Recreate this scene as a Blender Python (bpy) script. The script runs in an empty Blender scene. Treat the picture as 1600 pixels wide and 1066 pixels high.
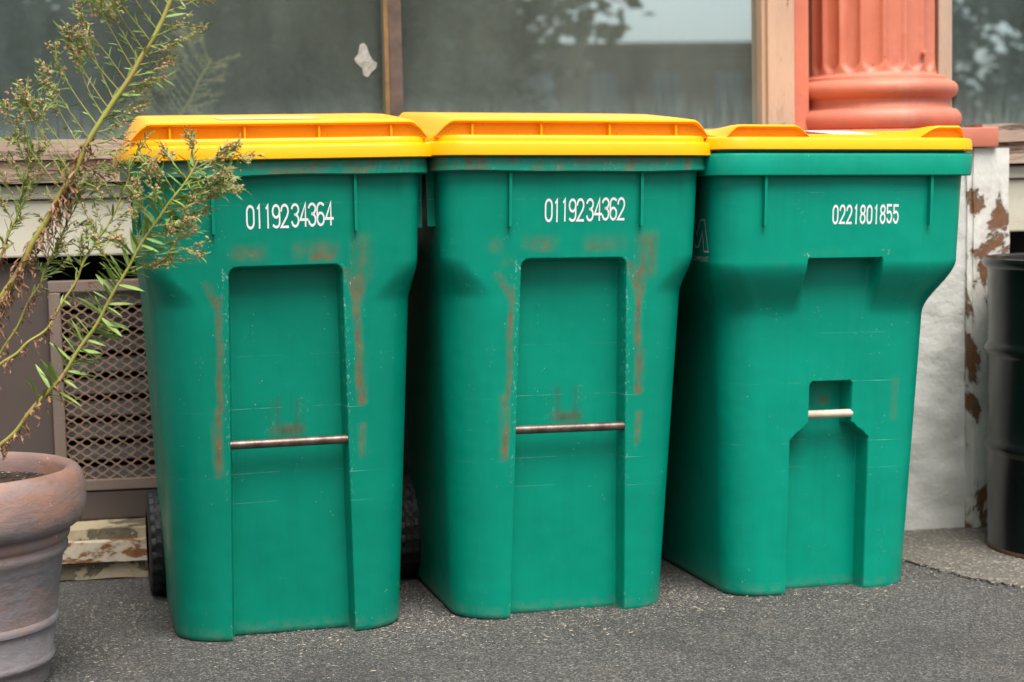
import bpy, bmesh, math, random
import numpy as np
from mathutils import Vector, Matrix
random.seed(7); rng = np.random.default_rng(7)
sc = bpy.context.scene
COL = sc.collection

# ------------------------------------------------------------------ camera
F_PX, PITCH, YAW, ROLL, CAM_H = 2800.0, math.atan(248/2800.0), math.radians(8.6), 0.021, 0.98
fwd = Vector((math.sin(YAW)*math.cos(PITCH), math.cos(YAW)*math.cos(PITCH), -math.sin(PITCH)))
r0 = Vector((math.cos(YAW), -math.sin(YAW), 0)); u0 = r0.cross(fwd)
rv = (r0 - ROLL*u0).normalized(); uv = (u0 + ROLL*r0).normalized()
cam = bpy.data.cameras.new('camera'); co = bpy.data.objects.new('camera', cam); COL.objects.link(co)
M = Matrix((rv, uv, -fwd)).transposed().to_4x4(); M.translation = (0, 0, CAM_H)
co.matrix_world = M
cam.sensor_width = 36; cam.lens = F_PX/1600*36; cam.clip_end = 600; cam.clip_start = .05
cam.dof.use_dof = True; cam.dof.focus_distance = 3.78; cam.dof.aperture_fstop = 3.6
sc.camera = co
# ------------------------------------------------------------------ sky and sun (bright overcast)
SUN_EL, SUN_AZ = math.radians(63), math.radians(166)      # azimuth clockwise from +Y: behind the camera, a little right
w = bpy.data.worlds.new('World'); sc.world = w; w.use_nodes = True
nt = w.node_tree; nt.nodes.clear()
sky = nt.nodes.new('ShaderNodeTexSky'); sky.sky_type = 'NISHITA'; sky.sun_disc = False
sky.sun_elevation = SUN_EL; sky.sun_rotation = SUN_AZ; sky.dust_density = 4; sky.air_density = 1.0
hs = nt.nodes.new('ShaderNodeHueSaturation'); hs.inputs['Saturation'].default_value = .35
bg = nt.nodes.new('ShaderNodeBackground'); bg.inputs['Strength'].default_value = .06
wo = nt.nodes.new('ShaderNodeOutputWorld')
nt.links.new(sky.outputs[0], hs.inputs['Color']); nt.links.new(hs.outputs[0], bg.inputs[0]); nt.links.new(bg.outputs[0], wo.inputs[0])
sun = bpy.data.lights.new('sun', 'SUN'); sun.energy = 1.5; sun.angle = math.radians(35); sun.color = (1, .96, .9)
so = bpy.data.objects.new('sun', sun); COL.objects.link(so)
sd = Vector((math.sin(SUN_AZ)*math.cos(SUN_EL), math.cos(SUN_AZ)*math.cos(SUN_EL), math.sin(SUN_EL)))
so.rotation_euler = sd.to_track_quat('Z', 'Y').to_euler(); so.location = sd*20
vs = sc.view_settings; vs.view_transform = 'Standard'; vs.look = 'None'; vs.gamma = 1; vs.exposure = 1.75
sc.cycles.max_bounces = 8

# ------------------------------------------------------------------ material helpers
class NM:
    def __init__(s, name):
        s.m = bpy.data.materials.new(name); s.m.use_nodes = True; s.t = s.m.node_tree
        s.b = s.t.nodes['Principled BSDF']; s.o = s.t.nodes['Material Output']
    def n(s, typ, **kw):
        x = s.t.nodes.new('ShaderNode'+typ)
        for k, v in kw.items(): setattr(x, k, v)
        return x
    def put(s, sock, v):
        if hasattr(v, 'is_output'): s.t.links.new(v, sock)
        elif isinstance(v, (tuple, list)) and sock.type == 'RGBA' and len(v) == 3: sock.default_value = (*v, 1)
        else: sock.default_value = v
    def coord(s, kind='Object', scale=(1, 1, 1), rot=(0, 0, 0)):
        c = s.n('TexCoord'); mp = s.n('Mapping'); s.t.links.new(c.outputs[kind], mp.inputs[0])
        mp.inputs['Scale'].default_value = scale; mp.inputs['Rotation'].default_value = rot
        return mp.outputs[0]
    def noise(s, vec, scale, detail=4, rough=.55, dist=0):
        x = s.n('TexNoise'); s.put(x.inputs['Vector'], vec); x.inputs['Scale'].default_value = scale
        x.inputs['Detail'].default_value = detail; x.inputs['Roughness'].default_value = rough; x.inputs['Distortion'].default_value = dist
        return x.outputs[0]
    def vor(s, vec, scale, feature='F1', out='Distance'):
        x = s.n('TexVoronoi', feature=feature); s.put(x.inputs['Vector'], vec); x.inputs['Scale'].default_value = scale
        return x.outputs[out]
    def ramp(s, f, a, b, lo=0., hi=1.):
        x = s.n('MapRange'); s.put(x.inputs[0], f); x.inputs[1].default_value = a; x.inputs[2].default_value = b
        x.inputs[3].default_value = lo; x.inputs[4].default_value = hi; return x.outputs[0]
    def math(s, op, a, b=0.):
        x = s.n('Math', operation=op); s.put(x.inputs[0], a); s.put(x.inputs[1], b); return x.outputs[0]
    def mix(s, f, a, b):
        x = s.n('Mix', data_type='RGBA'); s.put(x.inputs[0], f); s.put(x.inputs[6], a); s.put(x.inputs[7], b); return x.outputs[2]
    def attr(s, name): x = s.n('Attribute'); x.attribute_name = name; return x.outputs['Fac']
    def sep(s, vec): x = s.n('SeparateXYZ'); s.put(x.inputs[0], vec); return x.outputs
    def bump(s, h, strength=.3, dist=.01):
        x = s.n('Bump'); s.put(x.inputs['Height'], h); x.inputs['Strength'].default_value = strength; x.inputs['Distance'].default_value = dist
        s.t.links.new(x.outputs[0], s.b.inputs['Normal'])
    def set(s, **kw):
        al = dict(color='Base Color', rough='Roughness', metal='Metallic', spec='Specular IOR Level')
        for k, v in kw.items(): s.put(s.b.inputs[al[k]], v)
        return s

def simple(name, c, rough=.6, var=.25, scale=20, metal=0, bump=.15, dirt=None, spec=.5):
    m = NM(name); v = m.coord()
    f = m.ramp(m.noise(v, scale, 5), .3, .7)
    d = dirt or tuple(x*(1-var) for x in c)
    m.set(color=m.mix(f, c, d), rough=rough, metal=metal, spec=spec)
    if bump: m.bump(m.noise(v, scale*4, 4), bump, .004)
    return m.m

def mat_bin(name, base):
    m = NM(name); v = m.coord(); vx, vy, vz = m.sep(v)
    c = m.mix(m.ramp(m.noise(v, 5, 4), .35, .7), base, tuple(x*.90 for x in base))
    c = m.mix(m.ramp(m.noise(m.coord(scale=(1, 1, .06)), 26, 5, .7), .50, .72, 0, .22), c, tuple(x*.55 for x in base))
    # faint pale haze of handling
    c = m.mix(m.ramp(m.noise(m.coord(scale=(3, 3, 1)), 6, 6, .7), .62, .85, 0, .12), c, (.06, .40, .29))
    # brown scrapes: painted mask broken by streaky noise
    st = m.attr('stain')
    off = m.n('ObjectInfo'); vv = m.n('VectorMath', operation='ADD'); m.put(vv.inputs[0], m.coord(scale=(1, 1, .35))); m.put(vv.inputs[1], off.outputs['Location'])
    n1 = m.ramp(m.noise(vv.outputs[0], 95, 10, .8), .38, .56, .12, 1)
    n2 = m.ramp(m.noise(vv.outputs[0], 21, 4, .6), .34, .54, .40, 1)
    f = m.math('MULTIPLY', st, m.math('MULTIPLY', n1, n2))
    c = m.mix(m.math('MINIMUM', f, .9), c, m.mix(m.ramp(m.noise(v, 33, 3), .4, .6), (.19, .105, .04), (.12, .095, .05)))
    # dark grime
    c = m.mix(m.math('MULTIPLY', m.attr('grime'), m.ramp(m.noise(m.coord(scale=(1, 1, .15)), 60, 5, .7), .35, .65, .15, .75)), c, (.045, .06, .04))
    # white nicks: clustered at edges plus scattered
    vo = m.vor(m.coord(scale=(1.0, 1, .6)), 150)
    nick = m.math('MULTIPLY', m.ramp(vo, .16, .10), m.ramp(m.noise(v, 38, 2), .56, .62))
    ed = m.math('MULTIPLY', m.attr('nick'), m.ramp(m.noise(m.coord(scale=(1, 1, .5)), 170, 4, .75), .58, .66))
    sparse = m.math('MULTIPLY', nick, m.ramp(m.noise(v, 9, 2), .50, .60))
    c = m.mix(m.math('MAXIMUM', m.math('MULTIPLY', sparse, .5), m.math('MULTIPLY', ed, .36)), c, (.55, .72, .66))
    # hairline horizontal scratches
    sc_tot = 0.
    for z0, k in ((.505, .5), (.362, .45), (.298, .25), (.945, .35), (.62, .2)):
        wob = m.math('ADD', vz, m.math('MULTIPLY', m.ramp(m.noise(v, 4, 1), 0, 1, -.5, .5), .008))
        dd = m.math('ABSOLUTE', m.math('SUBTRACT', wob, z0))
        ln = m.math('MULTIPLY', m.ramp(dd, .0011, .0003), m.ramp(m.noise(m.coord(scale=(1, 1, 0)), 7 + z0*9, 5, .75), .46, .66, 0, k*.7))
        sc_tot = m.math('ADD', sc_tot, ln)
    sc_tot = m.math('MULTIPLY', sc_tot, m.ramp(m.math('ABSOLUTE', vx), .17, .13, .25, 1))
    c = m.mix(sc_tot, c, (.40, .62, .54))
    # dusty foot
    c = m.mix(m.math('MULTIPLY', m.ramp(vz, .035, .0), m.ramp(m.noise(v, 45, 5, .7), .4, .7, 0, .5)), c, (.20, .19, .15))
    r = m.ramp(m.noise(v, 30, 4), .3, .7, .30, .42)
    m.set(color=c, rough=m.math('ADD', r, m.math('MULTIPLY', f, .3)), spec=.24)
    h = m.math('ADD', m.noise(v, 9, 2), m.math('MULTIPLY', m.noise(v, 260, 3), .05))
    m.bump(h, .34, .009)
    return m.m

def mat_lid(name, base):
    m = NM(name); v = m.coord()
    c = m.mix(m.ramp(m.noise(v, 7, 4), .35, .7), base, (base[0]*.95, base[1]*.90, base[2]))
    c = m.mix(m.ramp(m.noise(m.coord(scale=(1, 1, 3)), 40, 6, .75), .66, .80, 0, .4), c, (.45, .30, .08))
    c = m.mix(m.math('MULTIPLY', m.ramp(m.vor(v, 120), .14, .08), m.ramp(m.noise(v, 20, 2), .56, .62)), c, (.30, .19, .05))
    m.set(color=c, rough=m.ramp(m.noise(v, 25, 4), .3, .7, .33, .46), spec=.25)
    m.bump(m.noise(v, 14, 3), .12, .004)
    return m.m

def mat_glass():
    m = NM('window_glass'); v = m.coord()
    gl = m.n('BsdfGlossy'); gl.inputs['Roughness'].default_value = 0.0; gl.inputs['Color'].default_value = (.78, .94, .98, 1)
    tr = m.n('BsdfTransparent'); tr.inputs[0].default_value = (.72, .80, .78, 1)
    df = m.n('BsdfDiffuse')
    m.put(df.inputs[0], m.mix(m.ramp(m.noise(v, 3, 4), .35, .7), (.38, .47, .44), (.31, .38, .35)))
    dust = m.math('ADD', m.ramp(m.noise(m.coord(scale=(2, 1, .6)), 3.0, 6, .65), .30, .75, .09, .20),
                  m.math('MULTIPLY', m.ramp(m.vor(v, 55), .10, .05), m.ramp(m.noise(v, 12, 2), .60, .63, 0, .35)))
    vz = m.sep(m.coord())[2]
    low = m.math('MULTIPLY', m.ramp(vz, 1.22, 1.11), m.ramp(m.noise(m.coord(scale=(1, 1, .12)), 60, 4, .7), .35, .7, .03, .30))
    dust = m.math('ADD', dust, low)
    lw = m.n('LayerWeight'); lw.inputs[0].default_value = .5
    a = m.n('MixShader'); a.inputs[0].default_value = .62
    m.t.links.new(tr.outputs[0], a.inputs[1]); m.t.links.new(gl.outputs[0], a.inputs[2])
    b = m.n('MixShader'); m.put(b.inputs[0], dust)
    m.t.links.new(a.outputs[0], b.inputs[1]); m.t.links.new(df.outputs[0], b.inputs[2])
    m.t.links.new(b.outputs[0], m.o.inputs[0])
    return m.m

def mat_paint_peel(name, paint, under, thr=.62, scale=7, rust=(.16, .065, .02), rough=.6, stretch=(1, 1, 1), bump=.5):
    m = NM(name); v = m.coord(scale=stretch)
    n = m.noise(v, scale, 8, .65, .3)
    p = m.mix(m.ramp(m.noise(v, scale*.6, 4), .3, .7), paint, tuple(x*.82 for x in paint))
    p = m.mix(m.ramp(m.noise(v, scale*9, 3), .6, .75, 0, .3), p, tuple(x*.6 for x in paint))
    halo = m.ramp(n, thr-.07, thr, 0, .55)
    p = m.mix(halo, p, tuple(a*.5+b*.5 for a, b in zip(paint, rust)))
    c = m.mix(m.ramp(n, thr, thr+.015), p, m.mix(m.ramp(m.noise(v, scale*5, 4), .4, .6), under, rust))
    m.set(color=c, rough=rough)
    m.bump(m.math('ADD', m.ramp(n, thr-.004, thr+.012, 1.6, 0), m.math('MULTIPLY', m.noise(v, scale*12, 5), .35)), bump, .006)
    return m.m

def mat_asphalt():
    m = NM('asphalt'); v = m.coord()
    big = m.ramp(m.noise(v, 1.6, 5), .3, .7)
    c = m.mix(big, (.052, .049, .046), (.074, .070, .065))
    g = m.vor(v, 230, out='Color')
    c = m.mix(m.ramp(m.sep(g)[0], .50, 1, 0, .85), c, (.20, .19, .172))
    c = m.mix(m.ramp(m.sep(g)[1], .55, 1, 0, .85), c, (.016, .015, .015))
    c = m.mix(m.ramp(m.noise(v, 2.3, 6, .65, .4), .50, .66, 0, .45), c, (.030, .028, .027))
    c = m.mix(m.math('MULTIPLY', m.ramp(m.vor(v, 95), .12, .08), m.ramp(m.noise(v, 16, 2), .55, .62)), c, (.34, .31, .26))
    c = m.mix(m.ramp(m.noise(v, 5, 6, .7), .55, .75, 0, .35), c, (.15, .125, .095))
    m.set(color=c, rough=.88)
    m.bump(m.math('ADD', m.vor(v, 230), m.math('MULTIPLY', m.noise(v, 60, 4), .8)), .9, .005)
    return m.m

def mat_gravel():
    m = NM('worn_concrete'); v = m.coord()
    g = m.vor(v, 150, out='Color')
    c = m.mix(m.sep(g)[0], (.085, .077, .066), (.165, .148, .12))
    c = m.mix(m.ramp(m.noise(v, 7, 6, .7), .4, .7, 0, .7), c, (.085, .08, .072))
    c = m.mix(m.ramp(m.sep(g)[2], .9, 1), c, (.36, .32, .25))
    m.set(color=c, rough=.9); m.bump(m.math('ADD', m.vor(v, 150), m.noise(v, 30, 5)), .9, .006)
    return m.m

def mat_wood():
    m = NM('weathered_sill_paint'); v = m.coord(scale=(.18, 1, 1.6))
    n = m.noise(v, 26, 8, .7, .5)
    paint = m.mix(m.ramp(m.noise(m.coord(scale=(.2, 1, 1)), 12, 4), .3, .7), (.42, .31, .24), (.33, .23, .17))
    c = m.mix(m.ramp(n, .52, .57), paint, m.mix(m.ramp(m.noise(v, 60, 4), .4, .6), (.16, .11, .085), (.09, .065, .05)))
    c = m.mix(m.ramp(m.noise(v, 70, 4, .7), .62, .68), c, (.05, .04, .035))
    m.set(color=c, rough=.75); m.bump(m.math('ADD', m.ramp(n, .50, .58, 1, 0), m.math('MULTIPLY', m.noise(v, 90, 4), .5)), .6, .006)
    return m.m

def mat_terracotta():
    m = NM('terracotta'); v = m.coord(); vz = m.sep(v)[2]
    n = m.noise(m.coord(scale=(1, 1, 2.2)), 4.5, 6, .6)
    f = m.math('ADD', m.ramp(vz, .36, .08, -.05, .42), m.ramp(n, .32, .68, -.25, .50))
    c = m.mix(m.ramp(m.noise(v, 12, 4), .3, .7), (.33, .175, .12), (.26, .135, .095))
    grey = m.mix(m.ramp(m.noise(v, 9, 4), .3, .7), (.235, .225, .235), (.16, .15, .16))
    c = m.mix(m.ramp(f, -.10, .42, 0, .95), c, grey)
    c = m.mix(m.ramp(m.noise(m.coord(scale=(1, 1, 1.4)), 9, 8, .7), .50, .72, 0, .6), c, (.13, .105, .095))
    c = m.mix(m.ramp(m.noise(m.coord(scale=(1, 1, 1.6)), 40, 5, .7), .62, .70, 0, .45), c, (.10, .08, .075))
    c = m.mix(m.ramp(m.noise(v, 60, 3), .72, .76), c, (.55, .52, .5))
    m.set(color=c, rough=.8); m.bump(m.noise(m.coord(scale=(1, 1, 2)), 22, 7, .62), .45, .008)
    return m.m

def mat_column():
    m = NM('coral_paint'); v = m.coord()
    c = m.mix(m.ramp(m.noise(v, 6, 5), .3, .7), (.56, .185, .112), (.47, .14, .086))
    c = m.mix(m.ramp(m.noise(m.coord(scale=(1, 1, .3)), 14, 5, .7), .55, .8, 0, .5), c, (.60, .27, .21))
    c = m.mix(m.math('MULTIPLY', m.ramp(m.vor(v, 34), .10, .05), m.ramp(m.noise(v, 8, 2), .52, .6)), c, (.10, .06, .045))
    m.set(color=c, rough=.55); m.bump(m.noise(v, 26, 5), .3, .005)
    return m.m

def mat_leaf(name, a, b):
    m = NM(name); v = m.coord()
    m.set(color=m.mix(m.ramp(m.noise(v, 30, 3), .35, .65), a, b), rough=.55)
    m.b.inputs['Subsurface Weight'].default_value = 0
    return m.m

MT = dict(
    green_a=mat_bin('green_plastic_deep', (.0004, .215, .139)),  # one green tone per bin, deepest on the first, palest on the third
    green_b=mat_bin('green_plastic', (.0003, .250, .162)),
    green_c=mat_bin('green_plastic_pale', (.0003, .268, .176)),
    lid=mat_lid('yellow_plastic', (.90, .405, .0008)),
    lid2=mat_lid('amber_plastic', (.90, .42, .006)),
    rubber=simple('black_rubber', (.016, .016, .017), .55, .4, 40, bump=.4),
    hub=simple('black_hub_plastic', (.03, .03, .032), .4, .3, 30),
    steel=simple('worn_steel_bar', (.20, .165, .145), .42, .55, 35, metal=.75, dirt=(.085, .055, .04)),
    whitebar=simple('pale_bar', (.62, .55, .45), .5, .3, 18, dirt=(.40, .30, .21)),
    white=simple('white_print', (.80, .82, .80), .55, .1, 60, bump=0),
    ghost=simple('faded_stamp', (.50, .54, .51), .6, .25, 60, bump=0),
    peeled=simple('peeled_sticker', (.80, .58, .26), .6, .4, 25, bump=0),
    sticker=simple('sticker_paper', (.72, .68, .66), .5, .2, 30, bump=0),
    plum=simple('sticker_plum', (.16, .035, .065), .5, .25, 30, bump=0),
    glass=mat_glass(), asphalt=mat_asphalt(), gravel=mat_gravel(), wood=mat_wood(), terracotta=mat_terracotta(), column=mat_column(),
    soil=simple('potting_soil', (.075, .042, .028), .95, .6, 90, bump=1.0),
    beige=mat_paint_peel('beige_beam_paint', (.58, .54, .43), (.20, .15, .10), .70, 5, stretch=(.5, 1, 1), bump=.25),
    tan=mat_paint_peel('tan_frame_paint', (.47, .34, .25), (.12, .075, .05), .66, 9, stretch=(3, 1, .7)),
    darkframe=simple('brown_mullion', (.105, .078, .065), .6, .45, 25),
    brass=simple('tarnished_strip', (.26, .17, .075), .5, .4, 30, metal=.4),
    brown=simple('brown_panel_paint', (.078, .056, .047), .6, .18, 6),
    grillepaint=mat_paint_peel('brown_grille_paint', (.20, .145, .115), (.22, .12, .06), .68, 14),
    rustmesh=simple('rusty_mesh', (.30, .175, .105), .7, .4, 40, dirt=(.21, .14, .095), bump=.3),
    rustedge=mat_paint_peel('rusty_white_edge', (.58, .50, .37), (.27, .11, .03), .52, 20, stretch=(.6, 1, 1.4)),
    footing=mat_paint_peel('peeling_footing', (.47, .395, .25), (.16, .13, .08), .52, 9, rust=(.11, .09, .06), bump=.9),
    plaster=mat_paint_peel('white_pier_paint', (.63, .62, .58), (.20, .12, .07), .70, 6, bump=1.0),
    rustwhite=mat_paint_peel('white_rusting_iron', (.70, .68, .62), (.17, .085, .045), .535, 7, stretch=(1, 1, .6), bump=1.0),
    black=simple('black_drum_paint', (.006, .006, .0065), .22, .3, 12, bump=.06, spec=.35),
    drumrust=simple('drum_rust', (.11, .045, .02), .8, .5, 40),
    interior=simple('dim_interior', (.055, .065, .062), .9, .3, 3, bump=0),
    darkvoid=simple('recess_dark', (.022, .019, .017), .9, .3, 8),  # near-black colour for the recess wall and floor
    louvre=simple('grey_louvre', (.20, .205, .20), .6, .3, 10),
    fascia=simple('fascia_paint', (.33, .27, .22), .7, .2, 4),
    stem=mat_leaf('stem_green', (.30, .32, .055), (.34, .26, .07)),
    leaf=mat_leaf('leaf_green', (.15, .26, .045), (.23, .32, .08)),
    wilt=mat_leaf('withered_leaf', (.30, .15, .065), (.17, .085, .045)),
    bud=mat_leaf('flower_bud', (.36, .30, .11), (.46, .25, .16)),
    treeleaf=mat_leaf('tree_leaf', (.030, .055, .028), (.045, .07, .035)),
    bark=simple('bark', (.07, .055, .045), .9, .4, 12, bump=.6),
    brick=simple('dull_brick', (.17, .135, .115), .85, .3, 2),
    farglass=simple('far_window_glass', (.20, .23, .25), .15, .2, 2, bump=0),
    chip=simple('wood_chip', (.40, .34, .25), .8, .5, 200, dirt=(.22, .18, .13), bump=0),
    grit=simple('pale_grit', (.36, .32, .26), .9, .4, 200, bump=0),
    scrap=simple('torn_paper', (.40, .41, .40), .8, .45, 60, bump=.8),
)

# ------------------------------------------------------------------ object helpers
def tag(o, label=None, cat=None, group=None, kind=None):
    if label: o['label'] = label
    if cat: o['category'] = cat
    if group: o['group'] = group
    if kind: o['kind'] = kind
    return o
def empty(name, loc=(0, 0, 0), rot=(0, 0, 0)):
    o = bpy.data.objects.new(name, None); COL.objects.link(o); o.location = loc; o.rotation_euler = rot; o.empty_display_size = .1
    return o
def link(name, me, mat, parent=None, loc=None):
    o = bpy.data.objects.new(name, me); COL.objects.link(o)
    if mat is not None and not me.materials: me.materials.append(MT[mat] if isinstance(mat, str) else mat)
    if parent is not None: o.parent = parent
    if loc: o.location = loc
    return o
def pyd(name, V, Fc, mat, parent=None, smooth=False, sharp=None):
    me = bpy.data.meshes.new(name); me.from_pydata([tuple(map(float, v)) for v in V], [], Fc); me.update()
    if smooth:
        me.polygons.foreach_set('use_smooth', [True]*len(me.polygons))
        if sharp: me.set_sharp_from_angle(angle=math.radians(sharp))
    return link(name, me, mat, parent)
def bmo(name, bm, mat, parent=None, smooth=False, sharp=35):
    me = bpy.data.meshes.new(name); bmesh.ops.recalc_face_normals(bm, faces=bm.faces); bm.to_mesh(me); bm.free()
    if smooth:
        me.polygons.foreach_set('use_smooth', [True]*len(me.polygons)); me.set_sharp_from_angle(angle=math.radians(sharp))
    return link(name, me, mat, parent)
def box_bm(x0, x1, y0, y1, z0, z1, bev=.004, bm=None):
    nb = bmesh.new(); bmesh.ops.create_cube(nb, size=1)
    for v in nb.verts: v.co = Vector(((x0+x1)/2+v.co.x*(x1-x0), (y0+y1)/2+v.co.y*(y1-y0), (z0+z1)/2+v.co.z*(z1-z0)))
    if bev: bmesh.ops.bevel(nb, geom=nb.edges[:]+nb.verts[:], offset=bev, segments=2, affect='EDGES', profile=.6)
    if bm is None: return nb
    me = bpy.data.meshes.new('tmp'); nb.to_mesh(me); nb.free(); bm.from_mesh(me); bpy.data.meshes.remove(me); return bm
def box(name, x0, x1, y0, y1, z0, z1, mat, parent=None, bev=.004):
    return bmo(name, box_bm(x0, x1, y0, y1, z0, z1, bev), mat, parent)
def rough_box(name, x0, x1, y0, y1, z0, z1, mat, parent=None, cell=.02, amp=.004, bev=.006, seed=0):
    """box cut into cells whose faces wander a little, for old timber, plaster and stone"""
    bm = box_bm(x0, x1, y0, y1, z0, z1, 0)
    for ax, (a, b) in enumerate(((x0, x1), (y0, y1), (z0, z1))):
        n = min(int((b-a)/cell), 90)
        for i in range(1, n):
            p = [0, 0, 0]; p[ax] = a+(b-a)*i/n; nn = [0, 0, 0]; nn[ax] = 1
            bmesh.ops.bisect_plane(bm, geom=bm.verts[:]+bm.edges[:]+bm.faces[:], plane_co=p, plane_no=nn)
    from mathutils import noise
    for v in bm.verts:
        q = v.co*9 + Vector((seed, 0, 0)); d = noise.noise_vector(q)*amp + noise.noise_vector(q*4)*amp*.4
        v.co += d
    return bmo(name, bm, mat, parent, True, 50)
def lathe(name, prof, mat, parent=None, n=64, smooth=True, sharp=40, flute=None, loc=None):
    V = []; Fc = []
    for (r, z) in prof:
        for i in range(n):
            a = 2*math.pi*i/n; rr = r if flute is None else flute(a, r, z)
            V.append((rr*math.cos(a), rr*math.sin(a), z))
    for j in range(len(prof)-1):
        for i in range(n):
            k = (i+1) % n; Fc.append((j*n+i, j*n+k, (j+1)*n+k, (j+1)*n+i))
    o = pyd(name, V, Fc, mat, parent, smooth, sharp)
    if loc: o.location = loc
    return o
def tube_geo(pts, rad, n=6, V=None, Fc=None, cap=True):
    V = [] if V is None else V; Fc = [] if Fc is None else Fc
    pts = [Vector(p) for p in pts]; rads = rad if hasattr(rad, '__len__') else [rad]*len(pts)
    base = len(V)
    for i, p in enumerate(pts):
        t = (pts[min(i+1, len(pts)-1)]-pts[max(i-1, 0)]).normalized()
        a = t.cross(Vector((0, 1, .13))).normalized(); b = t.cross(a)
        for k in range(n):
            th = 2*math.pi*k/n; V.append(p + (a*math.cos(th)+b*math.sin(th))*rads[i])
    for i in range(len(pts)-1):
        for k in range(n):
            k2 = (k+1) % n; Fc.append((base+i*n+k, base+i*n+k2, base+(i+1)*n+k2, base+(i+1)*n+k))
    if cap:
        Fc.append(tuple(base+k for k in range(n))[::-1]); Fc.append(tuple(base+(len(pts)-1)*n+k for k in range(n)))
    return V, Fc
def tube(name, pts, rad, mat, parent=None, n=12):
    V, Fc = tube_geo(pts, rad, n); return pyd(name, V, Fc, mat, parent, True, 50)
def S(x): x = np.clip(x, 0, 1); return x*x*(3-2*x)

# ------------------------------------------------------------------ ground
def ground():
    n = 10; x0, x1, y0, y1 = -150, 150, -250, 4.9
    o = pyd('ground', [(x0, y0, 0), (x1, y0, 0), (x1, y1, 0), (x0, y1, 0)], [(0, 1, 2, 3)], 'asphalt')
    tag(o, kind='structure')
    # older, coarser paving strip at the foot of the pier, with a broken edge
    edge = []
    P = [(1.63, 4.62), (1.60, 4.42), (1.66, 4.22), (1.72, 4.05), (1.80, 3.93), (1.95, 3.83), (2.2, 3.74), (2.6, 3.70), (3.4, 3.66)]
    pts = []
    for (a, b), (c, d) in zip(P[:-1], P[1:]):
        for t in np.linspace(0, 1, 14, endpoint=False):
            pts.append((a+(c-a)*t+rng.normal(0, .006), b+(d-b)*t+rng.normal(0, .006)))
    pts += [(3.4, 4.9), (1.63, 4.9)]
    N = len(pts); V = [(x, y, .006) for x, y in pts]+[(x, y, .0005) for x, y in pts]
    o = pyd('pavement', V, [tuple(range(N))[::-1]]+[(i, (i+1) % N, N+(i+1) % N, N+i) for i in range(N)], 'gravel')
    me = o.data; bm = bmesh.new(); bm.from_mesh(me); bmesh.ops.recalc_face_normals(bm, faces=bm.faces); bm.to_mesh(me); bm.free()
    tag(o, kind='structure')
ground()

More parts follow.
